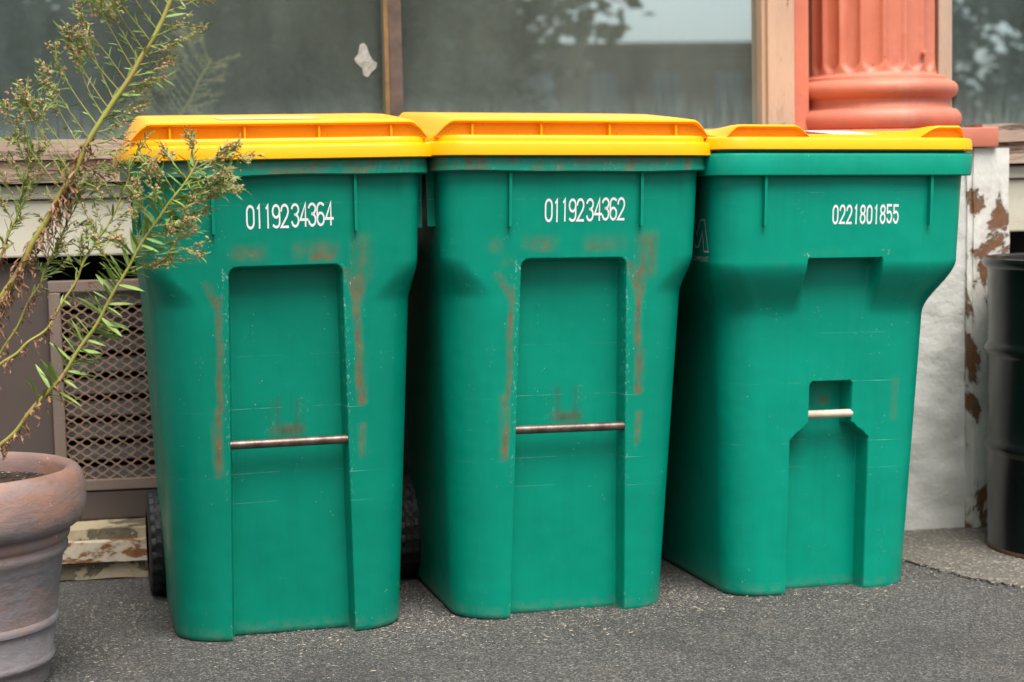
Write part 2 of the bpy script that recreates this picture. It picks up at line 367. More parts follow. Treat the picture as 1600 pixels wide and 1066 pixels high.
# ------------------------------------------------------------------ facade
GY = 4.80
sf = tag(empty('shop_front', (.8, 4.9, 0)), 'old shop front with tall dusty windows above a beige beam', 'facade')
def sfp(o):
    o.matrix_parent_inverse = Matrix.Translation((-.8, -4.9, 0)); return o
def facade():
    B = lambda *a, **k: sfp(box(*a, parent=sf, **k))
    R = lambda *a, **k: sfp(rough_box(*a, parent=sf, **k))
    # windows
    wf = B('window_frame', 1.432, 1.508, 4.735, 4.86, 1.10, 2.75, 'tan', bev=.006)
    B('window_stop', 1.420, 1.438, 4.75, 4.84, 1.10, 2.75, 'tan', bev=.004)
    B('window_frame', 1.925, 1.966, 4.755, 4.86, 1.10, 2.75, 'tan', bev=.006)
    B('window_frame', -1.75, -1.65, 4.735, 4.86, 1.10, 2.75, 'tan', bev=.006)
    B('window_frame', 3.35, 3.45, 4.735, 4.86, 1.10, 2.75, 'tan', bev=.006)
    mu = B('mullion', .406, .444, 4.765, 4.845, 1.115, 2.75, 'darkframe', bev=.004)
    B('mullion_strip', .396, .408, 4.760, 4.80, 1.115, 2.75, 'brass', bev=.002)
    for a, b in ((-1.66, .402), (.442, 1.436), (1.964, 3.36)):
        B('pane', a, b, GY, GY+.006, 1.10, 2.72, 'glass', bev=0)
    B('column_backing', 1.509, 1.924, 4.90, 4.99, 1.06, 2.73, 'tan', bev=0)
    # sill boards, left bay and right bay
    for a, b, s in ((-1.75, 1.50, 1), (2.02, 3.45, 9)):
        R('sill_board', a, b, 4.675, 4.80, 1.062, 1.112, 'wood', cell=.012, amp=.0025, seed=s)
        R('sill_board', a, b, 4.690, 4.80, 1.032, 1.060, 'wood', cell=.012, amp=.0025, seed=s+2)
        R('sill_board', a, b, 4.665, 4.80, 1.003, 1.030, 'wood', cell=.012, amp=.002, seed=s+4)
        B('beam_lip', a, b, 4.690, 4.95, .962, .996, 'beige', bev=.006)
        B('beam', a, b, 4.702, 4.93, .815, .959, 'beige', bev=.005)
    # dark recess below the beam
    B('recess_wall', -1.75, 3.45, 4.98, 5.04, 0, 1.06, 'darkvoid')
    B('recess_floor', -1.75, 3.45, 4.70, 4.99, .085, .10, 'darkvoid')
    B('kick_panel', -1.75, -.489, 4.735, 4.76, .2035, .80, 'brown', bev=.004)
    for i in range(9):
        z = .235+i*.058
        o = sfp(bmo('louvre_slat', box_bm(-.46, .42, -.004, .004, -.021, .021, .0015), 'louvre', sf))
        o.location = (0, 4.80, z); o.rotation_euler = (math.radians(-28), 0, 0)
    B('threshold', -1.75, .46, 4.715, 4.86, .128, .203, 'brown', bev=.006)
    # curb: stained top, rusting white edge, flaking face
    R('footing', -1.75, 1.50, 4.572, 4.74, .002, .050, 'footing', cell=.014, amp=.006, seed=3)
    R('footing_ledge', -1.75, 1.50, 4.590, 4.745, .097, .126, 'footing', cell=.014, amp=.003, seed=5)
    R('rusted_edge', -1.75, 1.50, 4.556, 4.60, .049, .099, 'rustedge', cell=.012, amp=.002, seed=8)
    R('footing', 2.06, 3.45, 4.572, 4.74, .002, .10, 'footing', cell=.014, amp=.006, seed=13)
    # room behind the glass, fascia over it
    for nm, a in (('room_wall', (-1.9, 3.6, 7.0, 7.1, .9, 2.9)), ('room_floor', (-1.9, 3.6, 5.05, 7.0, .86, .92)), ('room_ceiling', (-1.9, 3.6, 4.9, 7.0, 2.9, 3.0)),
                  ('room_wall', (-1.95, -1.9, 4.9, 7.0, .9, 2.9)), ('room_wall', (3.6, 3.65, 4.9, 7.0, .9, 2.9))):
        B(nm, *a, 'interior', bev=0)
    B('fascia', -3.0, 4.6, 4.70, 5.0, 2.74, 4.6, 'fascia', bev=.01)
    B('side_wall', -3.0, -1.755, 4.70, 5.0, 0, 2.735, 'fascia', bev=.01)
    B('side_wall', 3.455, 4.6, 4.70, 5.0, 0, 2.735, 'fascia', bev=.01)
facade()
def grille():
    x0, x1, z0, z1, y = -.487, .43, .206, .752, 4.722
    g = tag(empty('ventilation_grille', ((x0+x1)/2, y, z0)), 'brown framed expanded metal grille under the beige beam', 'grille')
    cx = (x0+x1)/2; W = (x1-x0)/2; Hh = z1-z0; t = .030
    box('frame_rail', -W, W, -.012, .018, 0, t*.95, 'grillepaint', g, .003); box('frame_rail', -W, W, -.012, .018, Hh-t, Hh, 'grillepaint', g, .003)
    box('frame_stile', -W, -W+t, -.0135, .0165, t*.95+.0005, Hh-t-.0005, 'grillepaint', g, .003); box('frame_stile', W-t, W, -.0135, .0165, t*.95+.0005, Hh-t-.0005, 'grillepaint', g, .003)
    # each strand is one zigzag; neighbours meet at the knuckles
    px, pz = .0365, .0235; n = int(2*(W-t)/px)+1
    V, Fc = [], []
    pts = []
    for i in range(2*n+1):
        x = -(W-t)-.004+i*px/2
        if x > W-t+.004: break
        u = (i % 2)
        for dx in (-.0035, .0035): pts.append((x+dx, .0015*(1 if u else -1), (pz/2-.0018) if u else .0))
    th = .0023
    for (x, y_, z) in pts:
        V += [(x, y_-.002, z-th), (x, y_+.003, z-th), (x, y_+.003, z+th), (x, y_-.002, z+th)]
    for i in range(len(pts)-1):
        for k in range(4): k2 = (k+1) % 4; Fc.append((i*4+k, (i+1)*4+k, (i+1)*4+k2, i*4+k2))
    me = bpy.data.meshes.new('strand'); me.from_pydata(V, [], Fc); me.materials.append(MT['rustmesh'])
    z = t*.95+.002; i = 0
    while z < Hh-t-.004:
        o = link('strand', me, None, g); o.location = ((px/2 if i % 2 else 0)*0, .002, z)
        if i % 2: o.scale = (1, 1, -1); o.location.z = z+pz/2-.0018
        z += pz/2; i += 1
grille()

# ------------------------------------------------------------------ pier and column
def pier():
    p = tag(empty('painted_pier', (1.78, 4.86, 0)), 'white painted pier with flaking rust beneath the coral column', 'pier')
    def PP(o): o.matrix_parent_inverse = Matrix.Translation((-1.78, -4.86, 0)); return o
    PP(rough_box('plaster_face', 1.49, 1.985, 4.640, 5.0, .0, 1.040, 'plaster', p, cell=.014, amp=.008, seed=20))
    PP(rough_box('iron_edge', 1.972, 2.075, 4.626, 5.0, .0, 1.045, 'rustwhite', p, cell=.013, amp=.003, seed=31))
    PP(rough_box('edge_bead', 1.955, 1.975, 4.630, 4.66, .0, 1.042, 'rustwhite', p, cell=.010, amp=.0025, seed=36))
pier()
def column():
    cx, cy = 1.775, 4.862
    c = tag(empty('fluted_column', (cx, cy, 1.045)), 'coral painted fluted column with round moulded base between the windows', 'column')
    bb = box_bm(-.31, .262, -.255, .10, .003, .056, .006)
    bmo('plinth', bb, 'column', c, True, 40)
    o = 1.045
    pr = [(.0, .056), (.225, .056), (.232, .060), (.240, .072), (.243, .086), (.240, .100), (.230, .111), (.219, .114), (.214, .118), (.210, .130), (.211, .140), (.216, .144),
          (.224, .148), (.231, .157), (.233, .168), (.231, .179), (.222, .188), (.211, .190), (.205, .193), (.203, .201), (.198, .204)]
    lathe('base_moulding', pr, 'column', c, 96)
    zz = [.204, .2045, .206, .209, .213, .218, .224, .230, .236, .242, .25, .4, .8, 1.2, 1.7]
    NF = 18
    def fl(a, r, z):
        ph = (a*NF/(2*math.pi)) % 1.0; s = abs(ph-.5)*2           # 0 in the middle of a flute, 1 on the fillet
        wv = math.sqrt(max(0, 1-(min(1, s/.86))**2))
        top = .212+.026*(min(1, s/.86)**2)                         # rounded lower end
        k = max(0, min(1, (z-top)/.010))
        return r-.0135*wv*k
    pr2 = []
    for z in zz:
        r = .190 if z < .2046 else (.178+.012*max(0, 1-(z-.204)/.008)**2)
        pr2.append((r, z))
    lathe('shaft', pr2, 'column', c, NF*14, True, 60, fl)
    box('pilaster_strip', -.262, -.215, -.09, .06, .058, 1.69, 'column', c, .004)
    # old bolt head and drips of hard paint
    m = lathe('bolt', [(0, 0), (.0075, .001), (.009, .006), (.008, .012), (0, .013)], 'column', c, 12)
    a = math.radians(-62); m.location = (.178*math.cos(a), .178*math.sin(a), .262); m.rotation_euler = (math.radians(90), 0, a+math.pi/2)
column()

# ------------------------------------------------------------------ wheelie bins
def perim(a, yf, yb, Rf, Rb, xs, bow=.004, nc=14, ns=26, nb=12):
    P = []
    for x in xs: P.append((x, yf-bow*(1-(x/(a-Rf))**2)))
    for i in range(1, nc+1):
        t = -math.pi/2+i*math.pi/2/nc; P.append((a-Rf+Rf*math.cos(t), yf+Rf+Rf*math.sin(t)))
    for i in range(1, ns): P.append((a, yf+Rf+(yb-Rb-yf-Rf)*i/ns))
    for i in range(nc//2+1):
        t = i*math.pi/2/(nc//2); P.append((a-Rb+Rb*math.cos(t), yb-Rb+Rb*math.sin(t)))
    for i in range(1, nb): P.append((a-Rb-2*(a-Rb)*i/nb, yb))
    for i in range(nc//2+1):
        t = math.pi/2+i*math.pi/2/(nc//2); P.append((-a+Rb+Rb*math.cos(t), yb-Rb+Rb*math.sin(t)))
    for i in range(1, ns): P.append((-a, yb-Rb-(yb-Rb-yf-Rf)*i/ns))
    for i in range(nc):
        t = math.pi+i*math.pi/2/nc; P.append((-a+Rf+Rf*math.cos(t), yf+Rf+Rf*math.sin(t)))
    return P
def simple_perim(a, yf, yb, R, n=10):
    P = []
    for cx, cy, t0 in ((a-R, yf+R, -math.pi/2), (a-R, yb-R, 0), (-a+R, yb-R, math.pi/2), (-a+R, yf+R, math.pi)):
        for i in range(n+1):
            t = t0+i*math.pi/2/n; P.append((cx+R*math.cos(t), cy+R*math.sin(t)))
    # subdivide the straights so that edges can wander
    Q = []
    for idx, (p, q) in enumerate(zip(P, P[1:]+P[:1])):
        k = 20 if idx % (n+1) == n else 1
        for i in range(k): Q.append((p[0]+(q[0]-p[0])*i/k, p[1]+(q[1]-p[1])*i/k))
    return Q
def loft(name, rings, mat, parent, cap_top=False, cap_bot=False, smooth=True, sharp=35):
    V = []; Fc = []; n = len(rings[0])
    for r in rings: V += r
    for j in range(len(rings)-1):
        for i in range(n):
            k = (i+1) % n; Fc.append((j*n+i, j*n+k, (j+1)*n+k, (j+1)*n+i))
    if cap_top: Fc.append(tuple((len(rings)-1)*n+i for i in range(n)))
    if cap_bot: Fc.append(tuple(range(n))[::-1])
    return pyd(name, V, Fc, mat, parent, smooth, sharp)

def spec_A(z):
    sh = S((z-.725)/.095)                       # shoulder
    a = .250+.032*(z/.75 if z < .75 else 1)+.010*sh+.006*max(0, z-.8)/.23
    yf = -.050*z/.75 if z < .75 else -.050-.020*(z-.75)/.28
    yb = .545+.075*z/1.03
    Rf = .112-.060*sh
    return a, yf, yb, Rf, .06
def spec_B(z):
    sh = S((z-.655)/.135)
    a = .232+.030*min(z, .66)/.66+.046*sh+.006*max(0, z-.8)/.23
    yf = -.030*min(z, .66)/.66-.062*sh-.012*max(0, z-.79)/.24
    yb = .535+.075*z/1.03
    Rf = .085-.02*sh
    return a, yf, yb, Rf, .06
def front_B(z): return -.030*min(z, .80)/.66
def boxsd(x, z, hw, z0, z1, r):
    cz = (z0+z1)/2; qx = np.abs(x)-hw+r; qz = np.abs(z-cz)-(z1-z0)/2+r
    return np.hypot(np.maximum(qx, 0), np.maximum(qz, 0))+np.minimum(np.maximum(qx, qz), 0)-r

def body(parent, model, mat, seed, amt=1.0):
    zs = [0, .003, .007]
    def dense(a, b, st): return list(np.arange(a, b, st))
    if model == 'A':
        zs += dense(.014, .68, .0075)+dense(.68, .795, .005)+dense(.795, .83, .002)+dense(.83, 1.036, .0075)
    else:
        zs += dense(.014, .345, .0075)+dense(.345, .42, .003)+dense(.42, .48, .006)+dense(.48, .515, .002)+dense(.515, .645, .0075)+dense(.645, .775, .004)+dense(.775, .81, .002)+dense(.81, 1.02, .0075)
    rows = []; att = dict(stain=[], grime=[], nick=[])
    spec = spec_A if model == 'A' else spec_B
    for z in zs:
        a, yf, yb, Rf, Rb = spec(z); e = a-Rf
        if model == 'A':
            w_ = .1355-.0135*min(1, z/.8)
            h = list(np.linspace(0, w_-.012, 12))+list(w_+np.linspace(-.0105, .006, 12))+list(np.linspace(w_+.009, e, 9) if e > w_+.02 else np.linspace(w_+.0072, max(e, w_+.0078), 9))
        else:
            h = list(np.linspace(0, .042, 9))+list(np.linspace(.045, .060, 11))+list(np.linspace(.064, .086, 8))+list(np.linspace(.089, .108, 14))+list(np.linspace(.112, e, 10))
        xs = [-q for q in h[:0:-1]]+h
        e2 = max(e, xs[-1]+.0005)
        P = np.array(perim(a, yf, yb, min(Rf, a-e2), Rb, xs, .004 if model == 'A' else .003))
        ins = .004*max(0, 1-z/.007)
        x = P[:, 0].copy(); y = P[:, 1].copy(); n = len(xs); fr = np.zeros(len(P)); fr[:n] = 1
        if model == 'A':
            s1 = boxsd(x, z, w_, -.3, .815, .020)
            d = .046*S(-s1/.0095)*fr
            # the scuffed lip beside the recess
        else:
            fz = front_B(z)
            tgt = fz-yf
            hw = .094+.012*S((.80-z)/.14)
            s0 = boxsd(x, z, hw, .50, .797, .008)
            d0 = max(tgt, 0)*S(-s0/(.008+.02*S((.797-z)/.12)))
            s1 = boxsd(x, z, .056, .30, .508, .014); d1 = .052*S(-s1/.008)
            hw2 = .056+(.101-.056)*np.clip((.408-z)/.038, 0, 1)
            s2 = np.maximum(np.abs(x)-hw2, z-.408); d2 = .052*S(-s2/.008) if z < .41 else 0*x
            d = np.maximum(np.maximum(d0, d1), d2)*fr
        y = y+d
        if ins:
            cxm, cym = 0, (yf+yb)/2; x = x*(1-ins/.25); y = cym+(y-cym)*(1-ins/.27)
        # slight waviness of moulded walls
        y = y+fr*.0012*np.sin(x*21+z*9+seed)*np.sin(z*13+seed)
        rows.append(np.stack([x, y, np.full(len(x), z)], 1))
        st = np.zeros(len(x)); gr = np.zeros(len(x)); nk = np.zeros(len(x))
        def blob(x0, x1, z0, z1, k=1., f=.022):
            return k*S((x-x0)/f)*S((x1-x)/f)*float(S((z-z0)/f))*float(S((z1-z)/f))
        if model == 'A':
            jr = random.Random(int(seed*10))
            for b in ((-.130, -.022, .815, .868, .62), (-.105, -.045, .819, .850, 1.), (.004, .112, .815, .875, .62), (.03, .10, .819, .852, 1.), (-.21, -.155, .818, .872, .75), (.125, .18, .76, .885, .8),
                      (-.185, -.15, .79, .83, .5)):
                jx, jz, jk = jr.uniform(-.012, .012), jr.uniform(-.004, .008), jr.uniform(.75, 1.2)
                st = np.maximum(st, blob(b[0]+jx, b[1]+jx+jr.uniform(-.015, .015), b[2]+jz, b[3]+jz, b[4]*jk, .030 if b[4] < .9 else .018))
            for (xa, za, xb, zb, hw_, k) in ((.160, .80, .150, .72, .013, 1.), (.150, .74, .156, .50, .0085, 1.15), (.156, .47, .158, .385, .008, 1.1), (-.175, .79, -.142, .72, .009, .8),
                                             (-.142, .76, -.146, .50, .0075, .85), (-.150, .52, -.152, .36, .009, .95), (.130, .81, .152, .72, .010, .8)):
                if zb <= z <= za:
                    t = (za-z)/(za-zb); xc = xa+(xb-xa)*t+.0015*math.sin(z*47+seed*3)
                    hw_ = hw_*1.5; st = np.maximum(st, k*S((hw_-np.abs(x-xc))/(hw_*.9))*float(S((za-z)/.012))*float(S((z-zb)/.012)))
            gr = np.maximum(gr, blob(-.036, -.008, .440, .53, .8, .012)); gr = np.maximum(gr, blob(.012, .036, .438, .53, .8, .012)); gr = np.maximum(gr, blob(-.042, .044, .436, .47, .9, .012))
            st = np.maximum(st, blob(-.045, .045, .436, .475, .8))
            nk = np.where((np.abs(np.abs(x)-w_-.003) < .008) & (z < .82) & (z > .30), 1.-.5*(z < .5), 0.)*fr
            nk = np.maximum(nk, np.where((np.abs(np.abs(x)-w_-.006) < .014) & (z > .77) & (z < .815), 1.3, 0)*fr)
            nk = np.maximum(nk, blob(-.05, -.026, .45, .535, .55, .006)+blob(.024, .046, .45, .535, .55, .006))
            nk = np.maximum(nk, np.where(z < .05, .9*(np.abs(np.abs(x)-w_-.008) < .01), 0.)*fr)
        else:
            st = np.maximum(st, blob(.150, .178, .40, .52, .85)); st = np.maximum(st, blob(-.02, .03, .44, .475, 1.)); st = np.maximum(st, blob(-.175, -.148, .765, .80, .7)); st = np.maximum(st, blob(-.12, .0, .80, .82, .4))
            nk = np.where((abs(z-.800) < .012) & (np.abs(np.abs(x)-.098) < .012), 1.1, 0.)*fr
            nk = np.maximum(nk, blob(-.04, .03, .508, .525, .9, .006)); nk = np.maximum(nk, blob(-.09, -.07, .64, .70, .5)); nk = np.maximum(nk, blob(.12, .17, .05, .16, .35))
        att['stain'].append(st*amt); att['grime'].append(gr); att['nick'].append(nk)
    n = len(rows[0]); V = np.concatenate(rows); Fc = []
    for j in range(len(rows)-1):
        for i in range(n):
            k = (i+1) % n; Fc.append((j*n+i, j*n+k, (j+1)*n+k, (j+1)*n+i))
    Fc.append(tuple(range(n))[::-1])
    o = pyd('body', V, Fc, mat, parent, True, 70)
    for k, v in att.items():
        A = o.data.attributes.new(k, 'FLOAT', 'POINT'); A.data.foreach_set('value', np.concatenate(v).astype('f'))
    return o

# narrow, even-stroked stencil digits as centre lines in a 0.56 x 1 cell
def arc(cx, cy, rx, ry, a0, a1, n=8):
    return [(cx+rx*math.cos(math.radians(a0+(a1-a0)*i/n)), cy+ry*math.sin(math.radians(a0+(a1-a0)*i/n))) for i in range(n+1)]
W_ = .27
DIG = {
 '0': [arc(0, .73, W_, .27, 0, 180)+arc(0, .27, W_, .27, 180, 360)+[(W_, .73)]],
 '1': [[(-.09, .88), (.03, 1.0), (.03, 0)]],
 '2': [arc(0, .74, W_, .26, 180, 0)+[(W_, .66), (.18, .48), (-W_, .0), (W_, .0)]],
 '3': [arc(0, .77, W_, .23, 165, -80)+[(-.04, .54)], [(-.04, .54)]+arc(0, .27, W_, .27, 85, -165)],
 '4': [[(.14, 0), (.14, 1.0), (-W_, .28), (W_+.05, .28)]],
 '5': [[(W_-.03, 1.0), (-W_+.02, 1.0), (-W_+.02, .57)]+arc(0, .33, W_, .30, 125, -50)+arc(0, .27, W_, .27, -55, -165)],
 '6': [[(W_-.04, .92)]+arc(0, .76, W_, .24, 60, 180)+arc(0, .28, W_, .28, 180, 540, 14)],
 '8': [arc(0, .77, W_-.02, .23, -90, 270, 14), arc(0, .27, W_, .27, -90, 270, 14)],
 '9': [[(-W_+.04, .08)]+arc(0, .24, W_, .24, 240, 360)+arc(0, .72, W_, .28, 0, 360, 14)],
}
def ribbon(V, Fc, pts, hw, to3):
    pts = [Vector((p[0], p[1])) for p in pts]; q = [pts[0]]
    for p in pts[1:]:
        if (p-q[-1]).length > 1e-5: q.append(p)
    pts = q; b = len(V)
    for i, p in enumerate(pts):
        d0 = (pts[i]-pts[i-1]).normalized() if i else None; d1 = (pts[i+1]-pts[i]).normalized() if i < len(pts)-1 else None
        if d0 is None: t = d1; sc_ = 1; p = p-d1*hw*.7
        elif d1 is None: t = d0; sc_ = 1; p = p+d0*hw*.7
        else:
            t = (d0+d1); t = t.normalized() if t.length > 1e-4 else d0; sc_ = 1/max(.45, t.dot(d0))
        nrm = Vector((-t.y, t.x))*hw*sc_
        V.append(to3(p+nrm)); V.append(to3(p-nrm))
    for i in range(len(pts)-1): Fc.append((b+2*i, b+2*i+1, b+2*i+3, b+2*i+2))
def number(parent, txt, cx, cz, height, pitch, yfun, hw=.06, gap=.0, squeeze=1., tilt=0., seed=0.):
    n = len(txt); off = [(i-(n-1)/2)*pitch+(gap if i > 4 else 0)-gap/2 for i in range(n)]
    for i, ch in enumerate(txt):
        V, Fc = [], []; dz = rng.normal(0, .0004)
        def to3(p, o_=off[i]):
            x = cx+o_+p.x*height*squeeze; z = cz+dz+(p.y-.5)*height+tilt*o_
            return (x, yfun(x, z)+.0012*math.sin(x*21+z*9+seed)*math.sin(z*13+seed)-.0006, z)
        for st in DIG[ch]: ribbon(V, Fc, st, hw, to3)
        pyd('digit', V, [f[::-1] for f in Fc], 'white', parent)

def wheel(parent, sx, y, r=.127, wdt=.052, xo=.345):
    xc = sx*(xo-wdt/2)
    n = 72; prof = []
    V, Fc = [], []
    pr = [(-.5, .62), (-.5, .80), (-.47, .92), (-.40, .965), (-.22, .975), (-.20, .985), (0, .99), (.20, .985), (.22, .975), (.40, .965), (.47, .92), (.5, .80), (.5, .62)]
    for j, (u, rr) in enumerate(pr):
        for i in range(n):
            a = 2*math.pi*(i+(.5 if u > 0 else 0))/n
            k = rr
            if rr >= .96:
                k = rr+(.025 if (i % 3) else -.02) if abs(u) > .1 else rr+(.02 if ((i+1) % 3) else -.015)
            V.append((xc+u*wdt, y+r*k*math.cos(a), r+r*k*math.sin(a)))
    for j in range(len(pr)-1):
        for i in range(n): k = (i+1) % n; Fc.append((j*n+i, j*n+k, (j+1)*n+k, (j+1)*n+i))
    t = pyd('tyre', V, Fc, 'rubber', parent, True, 40)
    hb = lathe('wheel_hub', [(.0, wdt*.30), (.020, wdt*.30), (.024, wdt*.12), (.062, wdt*.02), (.066, wdt*.30), (r*.64, wdt*.36), (r*.64, -wdt*.36), (.066, -wdt*.3), (.0, -wdt*.1)], 'hub', t, 28)
    hb.rotation_euler = (0, math.radians(90)*sx, 0); hb.location = (xc, y, r)

def sweep_lid_top(parent, mat, X, yl0, yc, yb_, zb, e, hch, hlip, rise, n=110, name='grip', rise0=.010, kb=(1, 1, 1)):
    xs = np.linspace(-X, X, n); V = []; K = 12
    def prof(k):
        yl = yc-(yc-yl0)*(.15+.85*k); hh = hch+hlip
        return [(yc, zb-.004), (yc, zb+hch*k), (yl+.006, zb+(hch+.001)*k), (yl, zb+(hch+.004)*k), (yl+.001, zb+hh*k), (yl+.006, zb+(hh+.002)*k),
              (yl+.05, zb+(hh+.15*rise)*k*kb[0]+.15*rise0), (yl+.15, zb+(hh+.35*rise)*k*kb[1]+.4*rise0), ((yl+yb_)/2, zb+(hh+.70*rise)*k*kb[2]+.8*rise0), (yb_-.12, zb+(hh+rise)*k*kb[2]+rise0), (yb_-.04, zb+(hh+.6*rise)*k*kb[2]+.8*rise0), (yb_, zb-.004)]
    for x in xs: V += [(x, a, b) for a, b in prof(e(x))]
    Fc = []
    for i in range(n-1):
        for j in range(K-1): Fc.append((i*K+j, i*K+j+1, (i+1)*K+j+1, (i+1)*K+j))
    Fc.append(tuple(range(K))); Fc.append(tuple((n-1)*K+j for j in range(K))[::-1])
    o = pyd(name, V, Fc, mat, parent, True, 42)
    bm = bmesh.new(); bm.from_mesh(o.data); bmesh.ops.recalc_face_normals(bm, faces=bm.faces); bm.to_mesh(o.data); bm.free()
    def zt(y, k=1.):
        p = prof(k)[5:11]; return float(np.interp(y, [q[0] for q in p], [q[1] for q in p]))
    return o, zt

def decal(parent, x0, x1, y0, y1, zt, mat, sk=-.01):
    ys = np.linspace(y0, y1, 14); V = []
    for i, y in enumerate(ys): V += [(x0+sk*i/13, y, zt(y)+.0012), (x1+sk*i/13, y, zt(y)+.0012)]
    return pyd('sticker', V, [(2*i, 2*i+1, 2*i+3, 2*i+2) for i in range(13)], mat, parent)

def ring(a, yf, yb, R, o_, z, wob=0, seed=0, zslope=0, ofs=None):
    P = simple_perim(a+o_, yf-o_, yb+o_, max(.008, R+o_))
    return [(x, y, z+zslope*(y-yf)+wob*(math.sin(x*11+seed)+.6*math.sin(x*23+y*9+2*seed))) for x, y in P]

def fin(parent, x, y0, y1, z0, z1, t, mat, name='fin', slant=0):
    bm = bmesh.new()
    P = [(y0, z0), (y1, z0), (y1, z1), (y0+slant, z1)]
    vs = [[bm.verts.new((x+s*t/2, a, b)) for a, b in P] for s in (-1, 1)]
    bm.faces.new(vs[0]); bm.faces.new(vs[1][::-1])
    for i in range(4): k = (i+1) % 4; bm.faces.new((vs[0][i], vs[1][i], vs[1][k], vs[0][k]))
    return bmo(name, bm, mat, parent)

def bin_A(loc, yaw, txt, green, seed, label, tx, tilt=0., amt=1., lidroll=0., sticker=True):
    o = tag(empty('wheeled_bin', loc, (0, tilt, yaw)), label, 'bin', 'bins lined up against the shop front')
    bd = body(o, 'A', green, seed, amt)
    a, yf, yb, Rf, Rb = spec_A(1.03)
    R = .060
    rm = loft('rim', [ring(a, yf, yb, R, f, z, wb, seed) for f, z, wb in ((-.002, 1.020, 0), (.010, 1.007, .0008), (.0185, 1.0035, .0012), (.0215, 1.006, .0012), (.0195, 1.040, 0), (.016, 1.045, 0), (-.004, 1.046, 0), (-.010, 1.030, 0))], green, o)
    for nm in ('stain', 'grime', 'nick'):
        at = rm.data.attributes.new(nm, 'FLOAT', 'POINT'); at.data.foreach_set('value', [ (.75 if nm == 'stain' and random.random() > .55 else (.5 if nm == 'nick' and v.co.z < 1.006 else 0.)) for v in rm.data.vertices])
    for x in (-.150, .150):
        z0 = .885; s = spec_A(.95); fin(o, x, s[1]-.0125, s[1]+.012, z0, 1.006, .006, green, 'rib', -.0045)
    for sx in (-1, 1):
        f = fin(o, 0, -.016, .012, .885, 1.006, .006, green, 'rib', -.003); f.rotation_euler = (0, 0, sx*math.pi/2); f.location = (sx*(spec_A(.95)[0]), .03, 0)
    number(o, txt, tx, .920, .0460, .0180, lambda x, z: spec_A(z)[1]-.004*(1-(x/(spec_A(z)[0]-spec_A(z)[3]))**2), .062, .004, .58, .02, seed)
    # the lifting bar
    zb = .432; yb0 = spec_A(zb)[1]
    tube('lifting_bar', [(-.131, yb0+.010, zb), (.133, yb0+.010, zb)], .0098, 'steel', o, 16)
    # lid: two-stepped flange, then a raised deck whose front lip makes the hand grip
    ld = empty('lid', (0, 0, 0)) if False else None
    rings = [ring(a, yf, yb, R, f, z) for f, z in ((.004, 1.0445), (.026, 1.0405), (.0325, 1.0375), (.0360, 1.0395), (.0350, 1.0615), (.0325, 1.0660), (.0270, 1.0680), (.0205, 1.0685), (.0192, 1.0695), (.0186, 1.0770), (.0155, 1.0812), (.004, 1.083), (-.03, 1.084), (-.12, 1.085))]
    ld = loft('lid', rings, 'lid', o, cap_top=True)
    X = .311; yc = yf+.014; yl = yf-.007; zb = 1.081
    e = lambda x: float(S((X-abs(x))/.040))**.55 if abs(x) < X else 0.
    g, zt = sweep_lid_top(ld, 'lid', X, yl, yc, yb-.02, zb, e, .0275, .0075, .028)
    for x in (-.232, -.078, .078, .232):
        fin(ld, x, yl+.007, yc+.002, zb-.001, zb+.0278, .0040, 'lid')
    if sticker: decal(ld, -.12, .09, yc+.05, yc+.17, zt, 'peeled')
    ld.location.z = 0; ld.rotation_euler = (0, lidroll, 0)
    finish_bin(o, a, yb, green, .53)
    return o
def finish_bin(o, a, yb, green, ya, xl=.288, xo=.362):
    wheel(o, -1, ya, xo=xl); wheel(o, 1, ya, xo=xo)
    tube('axle', [(-xl+.01, ya, .127), (xo-.01, ya, .127)], .009, 'steel', o, 12)
    tube('handle', [(-.22, yb+.01, .985), (-.22, yb+.055, 1.0), (-.20, yb+.066, 1.004), (.20, yb+.066, 1.004), (.22, yb+.055, 1.0), (.22, yb+.01, .985)], .013, green, o, 12)
    for x in (-.24, 0, .24): tube('hinge', [(x-.03, yb+.030, 1.046), (x+.03, yb+.030, 1.046)], .014, green, o, 12)

